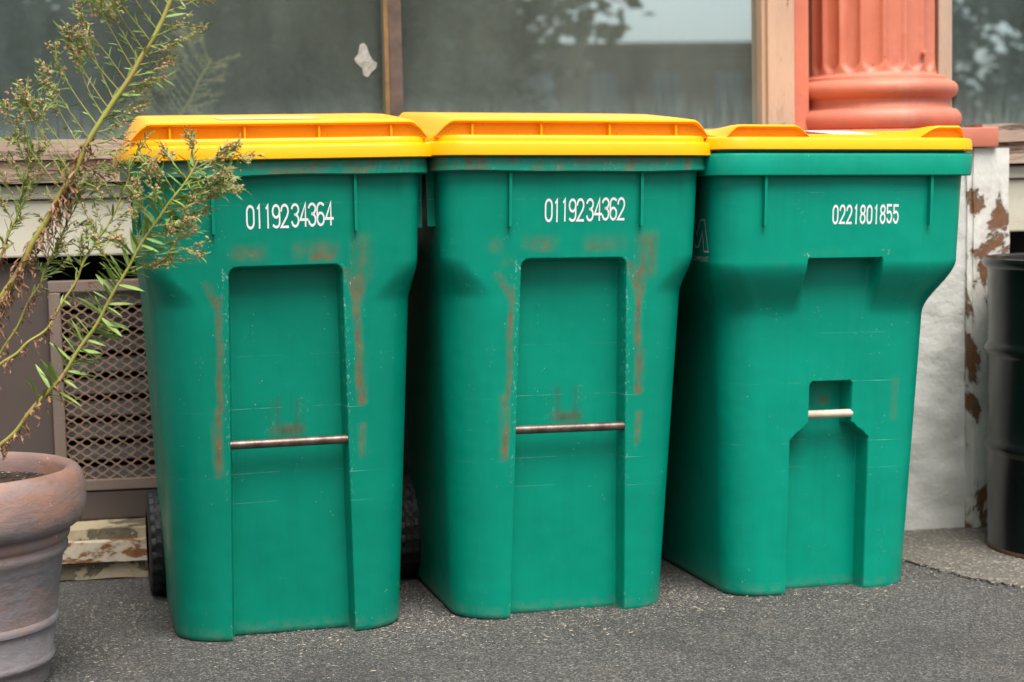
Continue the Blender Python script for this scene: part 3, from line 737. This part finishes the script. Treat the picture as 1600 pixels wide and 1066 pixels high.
def bin_B(loc, yaw, txt, green, seed, label, tilt=0.):
    o = tag(empty('wheeled_bin', loc, (0, tilt, yaw)), label, 'bin', 'bins lined up against the shop front')
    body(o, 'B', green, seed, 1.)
    a, yf, yb, Rf, Rb = spec_B(1.02); R = .062
    rm = loft('rim', [ring(a, yf, yb, R, f, z, 0, seed) for f, z in ((-.002, 1.0, ), (.008, .984), (.0165, .982), (.0195, .9845), (.022, 1.026), (.020, 1.031), (.014, 1.033), (.004, 1.034), (.002, 1.043), (-.012, 1.043), (-.014, 1.02))], green, o)
    for nm in ('stain', 'grime', 'nick'): rm.data.attributes.new(nm, 'FLOAT', 'POINT')
    s = spec_B(.94)
    for x in (-.205, .205): fin(o, x, s[1]-.012, s[1]+.03, .872, .985, .006, green, 'rib', -.004)
    for sx in (1,):
        f = fin(o, 0, -.016, .012, .872, .985, .006, green, 'rib', -.003); f.rotation_euler = (0, 0, sx*math.pi/2); f.location = (sx*s[0], .0, 0)
    number(o, txt, .046, .8945, .0390, .0168, lambda x, z: spec_B(z)[1]-.003*(1-(x/(spec_B(z)[0]-spec_B(z)[3]))**2), .074, .0, .54, 0, seed)
    zb = .428; tube('lifting_bar', [(-.058, front_B(zb)+.006, zb), (.058, front_B(zb)+.006, zb)], .0095, 'whitebar', o, 16)
    rings = [ring(a, yf, yb, R, f, z) for f, z in ((.002, 1.0455), (.014, 1.041), (.0195, 1.0395), (.0215, 1.042), (.019, 1.0625), (.016, 1.0665), (.009, 1.068))]
    zs_ = [ring(a, yf, yb, R, f, z, zslope=sl) for f, z, sl in ((-.012, 1.070, .006), (-.05, 1.071, .035), (-.12, 1.073, .05))]
    ld = loft('lid', rings+zs_, 'lid', o, cap_top=True)
    X = .296; yc = yf+.013; yl = yf-.004
    def e(x):
        k = max(float(S((x+.296)/.03)*S((-.085-x)/.050)), float(S((x-.175)/.050)*S((.296-x)/.02)))
        return k**.7 if k > 0 else 0.
    g, zt = sweep_lid_top(ld, 'lid', X, yl, yc, yb-.05, 1.066, e, .022, .006, -.006, 130, rise0=.036, kb=(.9, .35, 0))
    decal(ld, .035, .150, yc+.06, yc+.30, lambda y: zt(y, 0), 'sticker'); decal(ld, -.045, .033, yc+.06, yc+.30, lambda y: zt(y, 0), 'plum')
    # stamped side emblem: outlined W and M over a small line of lettering
    x0 = -1
    def side(p):        # p.x runs from back (0) to front, p.y up
        z = p.y; aa = spec_B(z)[0]; return (-aa-.0012, .255-p.x, z)
    V, Fc = [], []
    Wp = [(.00, .09), (.03, 0), (.05, 0), (.07, .05), (.09, 0), (.11, 0), (.14, .09), (.115, .09), (.10, .035), (.08, .09), (.06, .09), (.04, .035), (.025, .09), (.00, .09)]
    Mp = [(.15, 0), (.165, .09), (.19, .09), (.215, .045), (.24, .09), (.265, .09), (.285, 0), (.258, 0), (.25, .055), (.225, .012), (.205, .012), (.18, .055), (.175, 0), (.15, 0)]
    for P in (Wp, Mp): ribbon(V, Fc, [(x, .811+y*.80) for x, y in P], .0022, side)
    pyd('emblem', V, Fc, 'ghost', o)
    cu = bpy.data.curves.new('lettering', 'FONT'); cu.body = 'WASTE MANAGEMENT'; cu.size = .027; cu.space_character = 1.05
    to = bpy.data.objects.new('tmp', cu); COL.objects.link(to); dg = bpy.context.evaluated_depsgraph_get()
    me = bpy.data.meshes.new_from_object(to.evaluated_get(dg)); COL.objects.unlink(to); bpy.data.objects.remove(to)
    wmax = max(v.co.x for v in me.vertices)
    for v in me.vertices:
        q = side(Vector((v.co.x/wmax*.285, .788+v.co.y*.62))); v.co = q
    me.materials.clear(); link('lettering', me, 'ghost', o)
    finish_bin(o, a, yb, green, .52, .31, .33)
    return o

bin_A((.092, 3.879, 0), math.radians(5.2), '0119234364', 'green_a', 1.0, 'green wheeled bin with yellow lid numbered 0119234364, beside the weedy pot', .011)
bin_A((.710, 3.938, -.003), math.radians(6.0), '0119234362', 'green_b', 4.0, 'green wheeled bin with yellow lid numbered 0119234362, between the other two', .022, math.radians(1.0), 1.05, sticker=False)
bin_B((1.342, 4.016, -.003), math.radians(6.6), '0221801855', 'green_c', 2.0, 'green wheeled bin with pale short bar, numbered 0221801855, beside the white pier', math.radians(1.0))

# ------------------------------------------------------------------ black drum
def drum():
    d = tag(empty('steel_drum', (2.198, 4.33, 0)), 'glossy black steel drum with rolled ribs in front of the white pier', 'drum')
    r = .288; h = .757
    p = [(0, .004), (r-.004, .004), (r+.002, .006), (r+.004, .012), (r+.002, .02), (r-.001, .024)]
    for zc in (.275, .525):
        p += [(r, zc-.022), (r+.003, zc-.016), (r+.010, zc-.006), (r+.011, zc), (r+.010, zc+.006), (r+.003, zc+.016), (r, zc+.022)]
        p += [(r-.001, zc+.06)]
    p += [(r, h-.03), (r+.001, h-.022), (r-.02, h-.02)]
    lathe('shell', p, 'black', d, 96)
    lathe('rim_ring', [(r-.012, h-.018), (r+.006, h-.022), (r+.013, h-.016), (r+.016, h-.006), (r+.012, h+.003), (r+.004, h+.004), (r-.006, h-.001), (r-.012, h-.018)], 'black', d, 96)
    lathe('drum_head', [(r-.011, h-.012), (r-.03, h-.02), (.0, h-.021)], 'black', d, 64)
    # rust worn through at the bottom chime
    lathe('bottom_chime', [(r+.0035, .0005), (r+.0060, .004), (r+.0062, .013), (r+.004, .017), (r+.003, .0165)], 'drumrust', d, 96)
drum()

# ------------------------------------------------------------------ terracotta pot
PX, PY = -.585, 3.66
def pot():
    p = tag(empty('terracotta_pot', (PX, PY, 0)), 'weathered terracotta pot with greyish bloom and bare soil', 'pot')
    prof = [(0, .0), (.170, .0), (.176, .004), (.1800, .03), (.1835, .042), (.1890, .046), (.1905, .052), (.1890, .058), (.1865, .062), (.1935, .118), (.1995, .122), (.2010, .128), (.1995, .134), (.1970, .138),
            (.214, .255), (.220, .262), (.2245, .270), (.2245, .277), (.2195, .283), (.2195, .286), (.2265, .291), (.2295, .299), (.2275, .307), (.2240, .310), (.2260, .314),
            (.243, .318), (.254, .326), (.2605, .340), (.264, .365), (.2635, .395), (.258, .418), (.249, .430), (.238, .434), (.228, .430), (.222, .420), (.219, .395), (.217, .36)]
    lathe('vessel', prof, 'terracotta', p, 96)
    n = 60; V = [(0, 0, .405)]; Fc = []; rr = [.03*i for i in range(1, 8)]+[.2185]
    for r in rr:
        for i in range(n):
            a = 2*math.pi*i/n; V.append((r*math.cos(a), r*math.sin(a), .405-.012*(r/.22)**2+rng.normal(0, .003)))
    for i in range(n): Fc.append((0, 1+i, 1+(i+1) % n))
    for j in range(len(rr)-1):
        for i in range(n): k = (i+1) % n; Fc.append((1+j*n+i, 1+(j+1)*n+i, 1+(j+1)*n+k, 1+j*n+k))
    pyd('soil', V, Fc, 'soil', p)
    # crumbs of bark and perlite on the soil
    for nm, mt, cnt, sz in (('soil_crumbs', 'soil', 900, .006), ('soil_flecks', 'grit', 160, .0035)):
        V, Fc = [], []
        for _ in range(cnt):
            r = .212*math.sqrt(random.random()); a = random.random()*6.283; s = sz*(.5+random.random()); c = Vector((r*math.cos(a), r*math.sin(a), .407-.012*(r/.22)**2))
            crumb(V, Fc, c, s)
        tag(pyd(nm, V, Fc, mt, p), kind='stuff')
def crumb(V, Fc, c, s, flat=.5):
    b = len(V); rot = Matrix.Rotation(random.random()*6.28, 3, 'Z') @ Matrix.Rotation(random.uniform(-.4, .4), 3, 'X')
    l = s*random.uniform(.7, 1.8)
    for x, y, z in ((-l, -s*.5, 0), (l, -s*.4, 0), (l*.8, s*.5, 0), (-l*.9, s*.4, 0), (-l*.5, -s*.2, s*flat), (l*.6, s*.1, s*flat*.8)):
        V.append(c+rot @ Vector((x, y, z))*.6)
    for f in ((0, 1, 5, 4), (1, 2, 5), (2, 3, 4, 5), (3, 0, 4)): Fc.append(tuple(b+i for i in f))
pot()

# ------------------------------------------------------------------ tall weed growing from the pot
def weed():
    w_ = tag(empty('tall_weed', (PX, PY, .405)), 'tall straggly weed with withered lower leaves and brownish seed heads', 'plant')
    org = Vector((PX, PY, .405))
    def bez(P, n=26):
        P = [Vector(p) for p in P]; out = []
        for i in range(len(P)-1):
            p0 = P[max(i-1, 0)]; p1 = P[i]; p2 = P[i+1]; p3 = P[min(i+2, len(P)-1)]
            for k in range(n):
                t = k/n; out.append(.5*((2*p1)+(-p0+p2)*t+(2*p0-5*p1+4*p2-p3)*t*t+(-p0+3*p1-3*p2+p3)*t**3))
        out.append(P[-1]); return out
    # leaf mesh shared by all big leaves: a folded lance
    LV = []; LF = []
    for i in range(6):
        t = i/5; wd = .085*math.sin(math.pi*min(1, t*.92+.06))**.8; z = -.10*t*t
        LV += [(-wd, t, z+.03), (0, t, z), (wd, t, z+.03)]
    for i in range(5):
        for k in (0, 1): LF.append((i*3+k, i*3+k+1, i*3+k+4, i*3+k+3))
    lme = bpy.data.meshes.new('leaf'); lme.from_pydata(LV, [], LF); lme.polygons.foreach_set('use_smooth', [True]*len(LF)); lme.materials.append(MT['leaf'])
    def leaf(parent, p, d, L):
        o = link('leaf', lme, None, parent); d = d.normalized(); s = d.cross(Vector((0, 0, 1))); s = s.normalized() if s.length > .05 else Vector((1, 0, 0))
        s = (s+.5*Vector((random.gauss(0, 1), random.gauss(0, 1), random.gauss(0, 1)))).normalized(); nrm = s.cross(d).normalized(); s = d.cross(nrm)
        m = Matrix((s*L, d*L, nrm*L)).transposed().to_4x4(); m.translation = p-org; o.matrix_local = m
    def florets(V, Fc, p, r):
        b = len(V); r *= random.uniform(.8, 1.6); h = r*random.uniform(1., 1.7); q = [Vector((r, 0, 0)), Vector((0, r, 0)), Vector((-r, 0, 0)), Vector((0, -r, 0)), Vector((0, 0, h)), Vector((0, 0, -h))]
        rm = Matrix.Rotation(random.random()*6, 3, 'X') @ Matrix.Rotation(random.random()*6, 3, 'Y')
        for v in q: V.append(p+rm @ v)
        for f in ((0, 1, 4), (1, 2, 4), (2, 3, 4), (3, 0, 4), (1, 0, 5), (2, 1, 5), (3, 2, 5), (0, 3, 5)): Fc.append(tuple(b+i for i in f))
    def sliver(V, Fc, p, d, L, wd):
        d = d.normalized(); s = d.cross(Vector((random.gauss(0, 1), random.gauss(0, 1), random.gauss(0, 1)))).normalized(); b = len(V); g = Vector((0, 0, -L*.15))
        for t, ww in ((0, .3), (.4, 1), (.75, .7), (1, .05)):
            c = p+d*L*t+g*t*t; V.append(c-s*wd*ww); V.append(c+s*wd*ww)
        for i in range(3): Fc.append((b+2*i, b+2*i+1, b+2*i+3, b+2*i+2))
    def curl(V, Fc, p, L, wd):
        # withered leaf: a drooping twisted ribbon
        b = len(V); d = Vector((random.gauss(0, 1), random.gauss(0, 1), -.2)).normalized(); c = p.copy(); n = 6; ph = random.random()*6
        for i in range(n+1):
            t = i/n; s = Vector((math.cos(ph+4*t), math.sin(ph+4*t), .4*math.sin(ph*2+7*t))).normalized()*wd*(.4+.9*math.sin(math.pi*min(1, t+.1)))
            V.append(c-s); V.append(c+s)
            c = c+(d*(.8-t)+Vector((random.gauss(0, .45), random.gauss(0, .45), -.55-.5*t)))*L/n
        for i in range(n): Fc.append((b+2*i, b+2*i+1, b+2*i+3, b+2*i+2))
    shift = lambda L: [v-org for v in L]
    def branch(tw, fl, sl, p, d, L, r0, dens=1., bend=Vector((0, 0, .25)), fstart=.45, fsz=.0026, sub=True):
        pts = []; q = p.copy(); d = d.normalized(); n = 9
        for i in range(n+1):
            pts.append(q.copy()); d = (d+bend*.10+Vector((random.gauss(0, .035), random.gauss(0, .05), random.gauss(0, .035)))).normalized(); q = q+d*L/n
        tube_geo(pts, [r0*(1-.7*i/n) for i in range(n+1)], 4, tw[0], tw[1], False)
        for i in range(n):
            for _ in range(2):
                t = random.random(); c = pts[i].lerp(pts[i+1], t); dd = (pts[i+1]-pts[i]).normalized()
                if random.random() < 1.2*dens:
                    o_ = Vector((random.gauss(0, 1), random.gauss(0, 1), random.gauss(0, 1))); sliver(sl[0], sl[1], c, dd*.9+o_.normalized()*.7, random.uniform(.012, .030), .0015)
            f = (i+.5)/n
            if f > fstart:
                for _ in range(int((3+6*(f-fstart))*dens)):
                    c = pts[i].lerp(pts[i+1], random.random()); o_ = Vector((random.gauss(0, 1), random.gauss(0, 1), random.gauss(0, 1))).normalized()*random.uniform(.002, .012)
                    tube_geo([c, c+o_], .0005, 3, tw[0], tw[1], False); florets(fl[0], fl[1], c+o_, fsz)
        return pts
    # stems: world points, rising from the soil and arching over the near side of the first bin
    stems = dict(
        main=([(-.62, 3.67, .40), (-.563, 3.63, .557), (-.516, 3.60, .679), (-.459, 3.56, .769), (-.406, 3.54, .852), (-.353, 3.53, .942), (-.313, 3.52, 1.004), (-.260, 3.51, 1.099), (-.210, 3.51, 1.171), (-.159, 3.51, 1.249), (-.110, 3.51, 1.339), (-.069, 3.51, 1.411)], .0085),
        second=([(-.60, 3.63, .40), (-.578, 3.62, .458), (-.507, 3.59, .591), (-.466, 3.58, .665), (-.419, 3.57, .743), (-.381, 3.56, .810), (-.355, 3.56, .863), (-.314, 3.56, .941), (-.295, 3.56, .991)], .0034),
        third=([(-.61, 3.62, .40), (-.573, 3.60, .486), (-.515, 3.56, .589), (-.461, 3.54, .649), (-.417, 3.53, .683), (-.367, 3.53, .724), (-.317, 3.53, .800), (-.286, 3.53, .859), (-.247, 3.53, .915), (-.215, 3.53, .977), (-.201, 3.53, 1.026)], .0036),
        fourth=([(-.64, 3.60, .40), (-.593, 3.56, .449), (-.525, 3.51, .470), (-.461, 3.48, .501), (-.410, 3.46, .554), (-.335, 3.44, .639), (-.274, 3.43, .724), (-.220, 3.42, .813), (-.166, 3.42, .901), (-.116, 3.42, .966), (-.067, 3.42, 1.034)], .0052),
        fifth=([(-.65, 3.66, .40), (-.625, 3.62, .485), (-.539, 3.60, .711), (-.483, 3.58, .810), (-.450, 3.575, .871), (-.418, 3.57, .947), (-.399, 3.57, 1.018), (-.384, 3.57, 1.073)], .0036),
    )
    for nm, (P, r) in stems.items():
        pts = bez(P); N = len(pts)
        # gentle kinks
        pts = [p+Vector((math.sin(i*.21)*.0016, 0, math.cos(i*.17)*.0014)) for i, p in enumerate(pts)]
        V, Fc = tube_geo(shift(pts), [r*(1-.62*i/N) for i in range(N)], 8)
        st = pyd('stem', V, Fc, 'stem', w_, True)
        tw = ([], []); fl = ([], []); sl = ([], []); wi = ([], [])
        def at(t): i = min(N-2, int(t*(N-1))); return pts[i], (pts[i+1]-pts[i]).normalized()
        rv_ = lambda k: Vector((random.gauss(0, k), random.gauss(0, k), random.gauss(0, k)))
        if nm == 'main':
            for t in np.linspace(.20, .62, 230):
                p, d = at(t); curl(wi[0], wi[1], p, random.uniform(.024, .065), .0020)
            for i, t in enumerate(np.linspace(.50, .985, 46)):
                p, d = at(t)
                if i % 2: dr = Vector((-.62, random.gauss(0, .3), .90)); L = random.uniform(.15, .21)*(1.15-.40*(t-.53)/.45)
                else: dr = Vector((1.0, random.gauss(0, .3), .05+.2*random.random())); L = random.uniform(.065, .110)
                pp = branch(tw, fl, sl, p, dr+rv_(.07), L, .0012, 1.0, Vector((-.12, 0, .35) if i % 2 else (0, 0, .30)), .56 if i % 2 else .60, .0021)
                if i % 2:
                    for k in (5, 6, 7): branch(tw, fl, sl, pp[k], (pp[k+1]-pp[k]).normalized()+rv_(.40), L*.22, .0006, .55, fstart=.45, fsz=.0020)
            for t in np.linspace(.62, .97, 12):
                p, d = at(t); leaf(w_ if False else st, p, d+rv_(.6), random.uniform(.03, .055))
        elif nm == 'fourth':
            for t in np.linspace(.22, .52, 60):
                p, d = at(t); curl(wi[0], wi[1], p, random.uniform(.016, .042), .0022)
            for t in np.linspace(.44, .97, 125):
                p, d = at(t); s = random.choice((-1, 1)); side = Vector((d.z, random.gauss(0, .5), -d.x))*s
                leaf(st, p, d*.55+side+rv_(.25)+Vector((0, 0, -.15)), random.uniform(.040, .075)*(1.15-.5*t))
            for i, t in enumerate(np.linspace(.70, .99, 26)):
                p, d = at(t); s = 1 if i % 3 else -1
                dr = Vector((.95, random.gauss(0, .3), .18)) if s > 0 else Vector((-.35, random.gauss(0, .3), .9))
                L = random.uniform(.08, .145) if s > 0 else random.uniform(.06, .11)
                pp = branch(tw, fl, sl, p, dr+rv_(.15), L, .0010, .9, Vector((0, 0, .15)), .5, .0021)
                for k in (4, 6): branch(tw, fl, sl, pp[k], (pp[k+1]-pp[k]).normalized()+rv_(.4), L*.35, .0006, .6, fstart=.4, fsz=.0020)
        else:
            for t in np.linspace(.24, .62, 44):
                p, d = at(t); curl(wi[0], wi[1], p, random.uniform(.012, .034), .0019)
            for t in np.linspace(.55, .98, 34):
                p, d = at(t); leaf(st, p, d*.9+rv_(.55), random.uniform(.018, .036))
            for i, t in enumerate(np.linspace(.64, .99, 18)):
                p, d = at(t); branch(tw, fl, sl, p, d*.8+Vector((random.choice((-.8, .8)), random.gauss(0, .3), .2))+rv_(.2), random.uniform(.04, .085), .0008, .7, fstart=.5, fsz=.0019)
        for n2, g, mt in (('twigs', tw, 'stem'), ('seed_heads', fl, 'bud'), ('small_leaves', sl, 'leaf'), ('withered_leaves', wi, 'wilt')):
            if g[0]: tag(pyd(n2, shift(g[0]), g[1], mt, st), kind='stuff')
weed()

# ------------------------------------------------------------------ torn paper on the glass
def scrap():
    prof = [(-.018, .020), (-.012, .045), (-.002, .052), (.006, .040), (.012, .018), (.020, .004), (.033, -.002), (.030, -.016), (.016, -.026), (.006, -.040), (-.004, -.036), (-.008, -.016), (-.022, -.006), (-.026, .008)]
    bm = bmesh.new(); n = len(prof)
    fr = [bm.verts.new((x+rng.normal(0, .0012), -.0012+rng.normal(0, .0004), z+rng.normal(0, .0012))) for x, z in prof]; bk = [bm.verts.new((v.co.x, .0, v.co.z)) for v in fr]
    c = bm.verts.new((0, -.003, 0))
    for i in range(n): k = (i+1) % n; bm.faces.new((fr[i], fr[k], c)); bm.faces.new((fr[i], bk[i], bk[k], fr[k]))
    o = bmo('paper_scrap', bm, 'scrap'); o.location = (.347, GY-.0005, 1.306)
    tag(o, 'torn scrap of white paper stuck to the dusty window', 'paper')
scrap()

# ------------------------------------------------------------------ litter on the asphalt
def litter():
    for nm, mt, cnt, lab in (('wood_chips', 'chip', 300, 'scattered tan wood chips around the feet of the bins'), ('grit', 'grit', 4200, 'pale grit scattered over the asphalt around the bins')):
        V, Fc = [], []
        for _ in range(cnt):
            if random.random() < .62:
                bx, by = random.choice(((.35, 4.0), (.42, 3.88), (1.0, 4.05), (1.02, 3.97), (1.75, 4.25), (-.30, 4.2), (.1, 3.84), (.72, 3.9), (1.35, 3.98), (-.40, 3.9), (1.9, 4.1)))
                x = random.gauss(bx, .10); y = random.gauss(by, .10)
            else: x = random.uniform(-.7, 2.5); y = random.uniform(3.3, 4.55)
            crumb(V, Fc, Vector((x, y, .0065 if x > 1.6 and y > 3.7 else .001)), (.0038 if nm == 'grit' else .0055)*random.uniform(.4, 1.3), .4)
        tag(pyd(nm, V, Fc, mt), lab, 'debris', kind='stuff')
litter()

# ------------------------------------------------------------------ across the street, seen in the window glass
def tree(loc, h, rad, z0, label, seed, n=5200):
    random.seed(seed); t = tag(empty('street_tree', loc), label, 'tree', 'trees across the street')
    V, Fc = tube_geo([(0, 0, 0), (.1, .05, h*.25), (.05, -.1, h*.5), (.15, 0, h*.85)], [.24, .19, .13, .04], 10)
    for k in range(9):
        a = k*2.4; zz = h*(.22+.06*k); tube_geo([(0.05, 0, zz), (rad*.4*math.cos(a), rad*.4*math.sin(a), zz+.8), (rad*.8*math.cos(a), rad*.8*math.sin(a), zz+1.3)], [.09, .06, .02], 6, V, Fc)
    pyd('trunk', V, Fc, 'bark', t, True)
    cl = []
    while len(cl) < 70:
        p = Vector((random.uniform(-1, 1), random.uniform(-1, 1), random.uniform(-1, 1)))
        if p.length < 1: cl.append((Vector((p.x*rad, p.y*rad, z0+(h-z0)*(p.z*.5+.5))), random.uniform(.45, 1.0)))
    V, Fc = [], []
    for _ in range(n):
        c, r = random.choice(cl); p = c+Vector((random.gauss(0, .5), random.gauss(0, .5), random.gauss(0, .45)))*r
        if p.z < .3: continue
        s = random.uniform(.10, .22); a = Vector((random.gauss(0, 1), random.gauss(0, 1), random.gauss(0, .5))).normalized(); b = a.cross(Vector((random.gauss(0, 1), random.gauss(0, 1), random.gauss(0, 1)))).normalized()
        i = len(V); V += [p-a*s, p+b*s*.55, p+a*s, p-b*s*.55]; Fc.append((i, i+1, i+2, i+3))
    pyd('crown', V, Fc, 'treeleaf', t)
for loc, h, rad, z0, lab, sd_, n in (((-3.4, -19, 0), 8.5, 3.6, .4, 'dark broad tree reflected at the left of the large window', 11, 16000), ((2.6, -20, 0), 9, 3.5, .4, 'dense dark tree reflected beside the building in the middle window', 12, 16000),
                                    ((-1, -24, 0), 8, 4.5, .3, 'low dark tree behind the other reflected trees', 15, 16000), ((14.6, -22, 0), 7.5, 2.9, .5, 'loose leafy tree reflected in the window right of the column', 13, 8000)):
    tree(loc, h, rad, z0, lab, sd_, n)
random.seed(99)
def across():
    b = tag(empty('brick_building', (14, -62, 0)), 'flat roofed dull brick building reflected in the middle window', 'building')
    box('wall', -22, 9.0, -8, 0, 0, 6.2, 'brick', b, .02); box('parapet', -22.2, 9.2, -.2, .15, 6.2, 6.5, 'brick', b, .02)
    for x in np.arange(-20, 8.5, 2.6):
        for z in (.7, 3.7):
            f = box('window', x-.55, x+.55, -.02, .06, z, z+1.6, 'farglass', b, .01); box('window_frame', x-.04, x+.04, .05, .09, z, z+1.6, 'fascia', f, 0)
across()
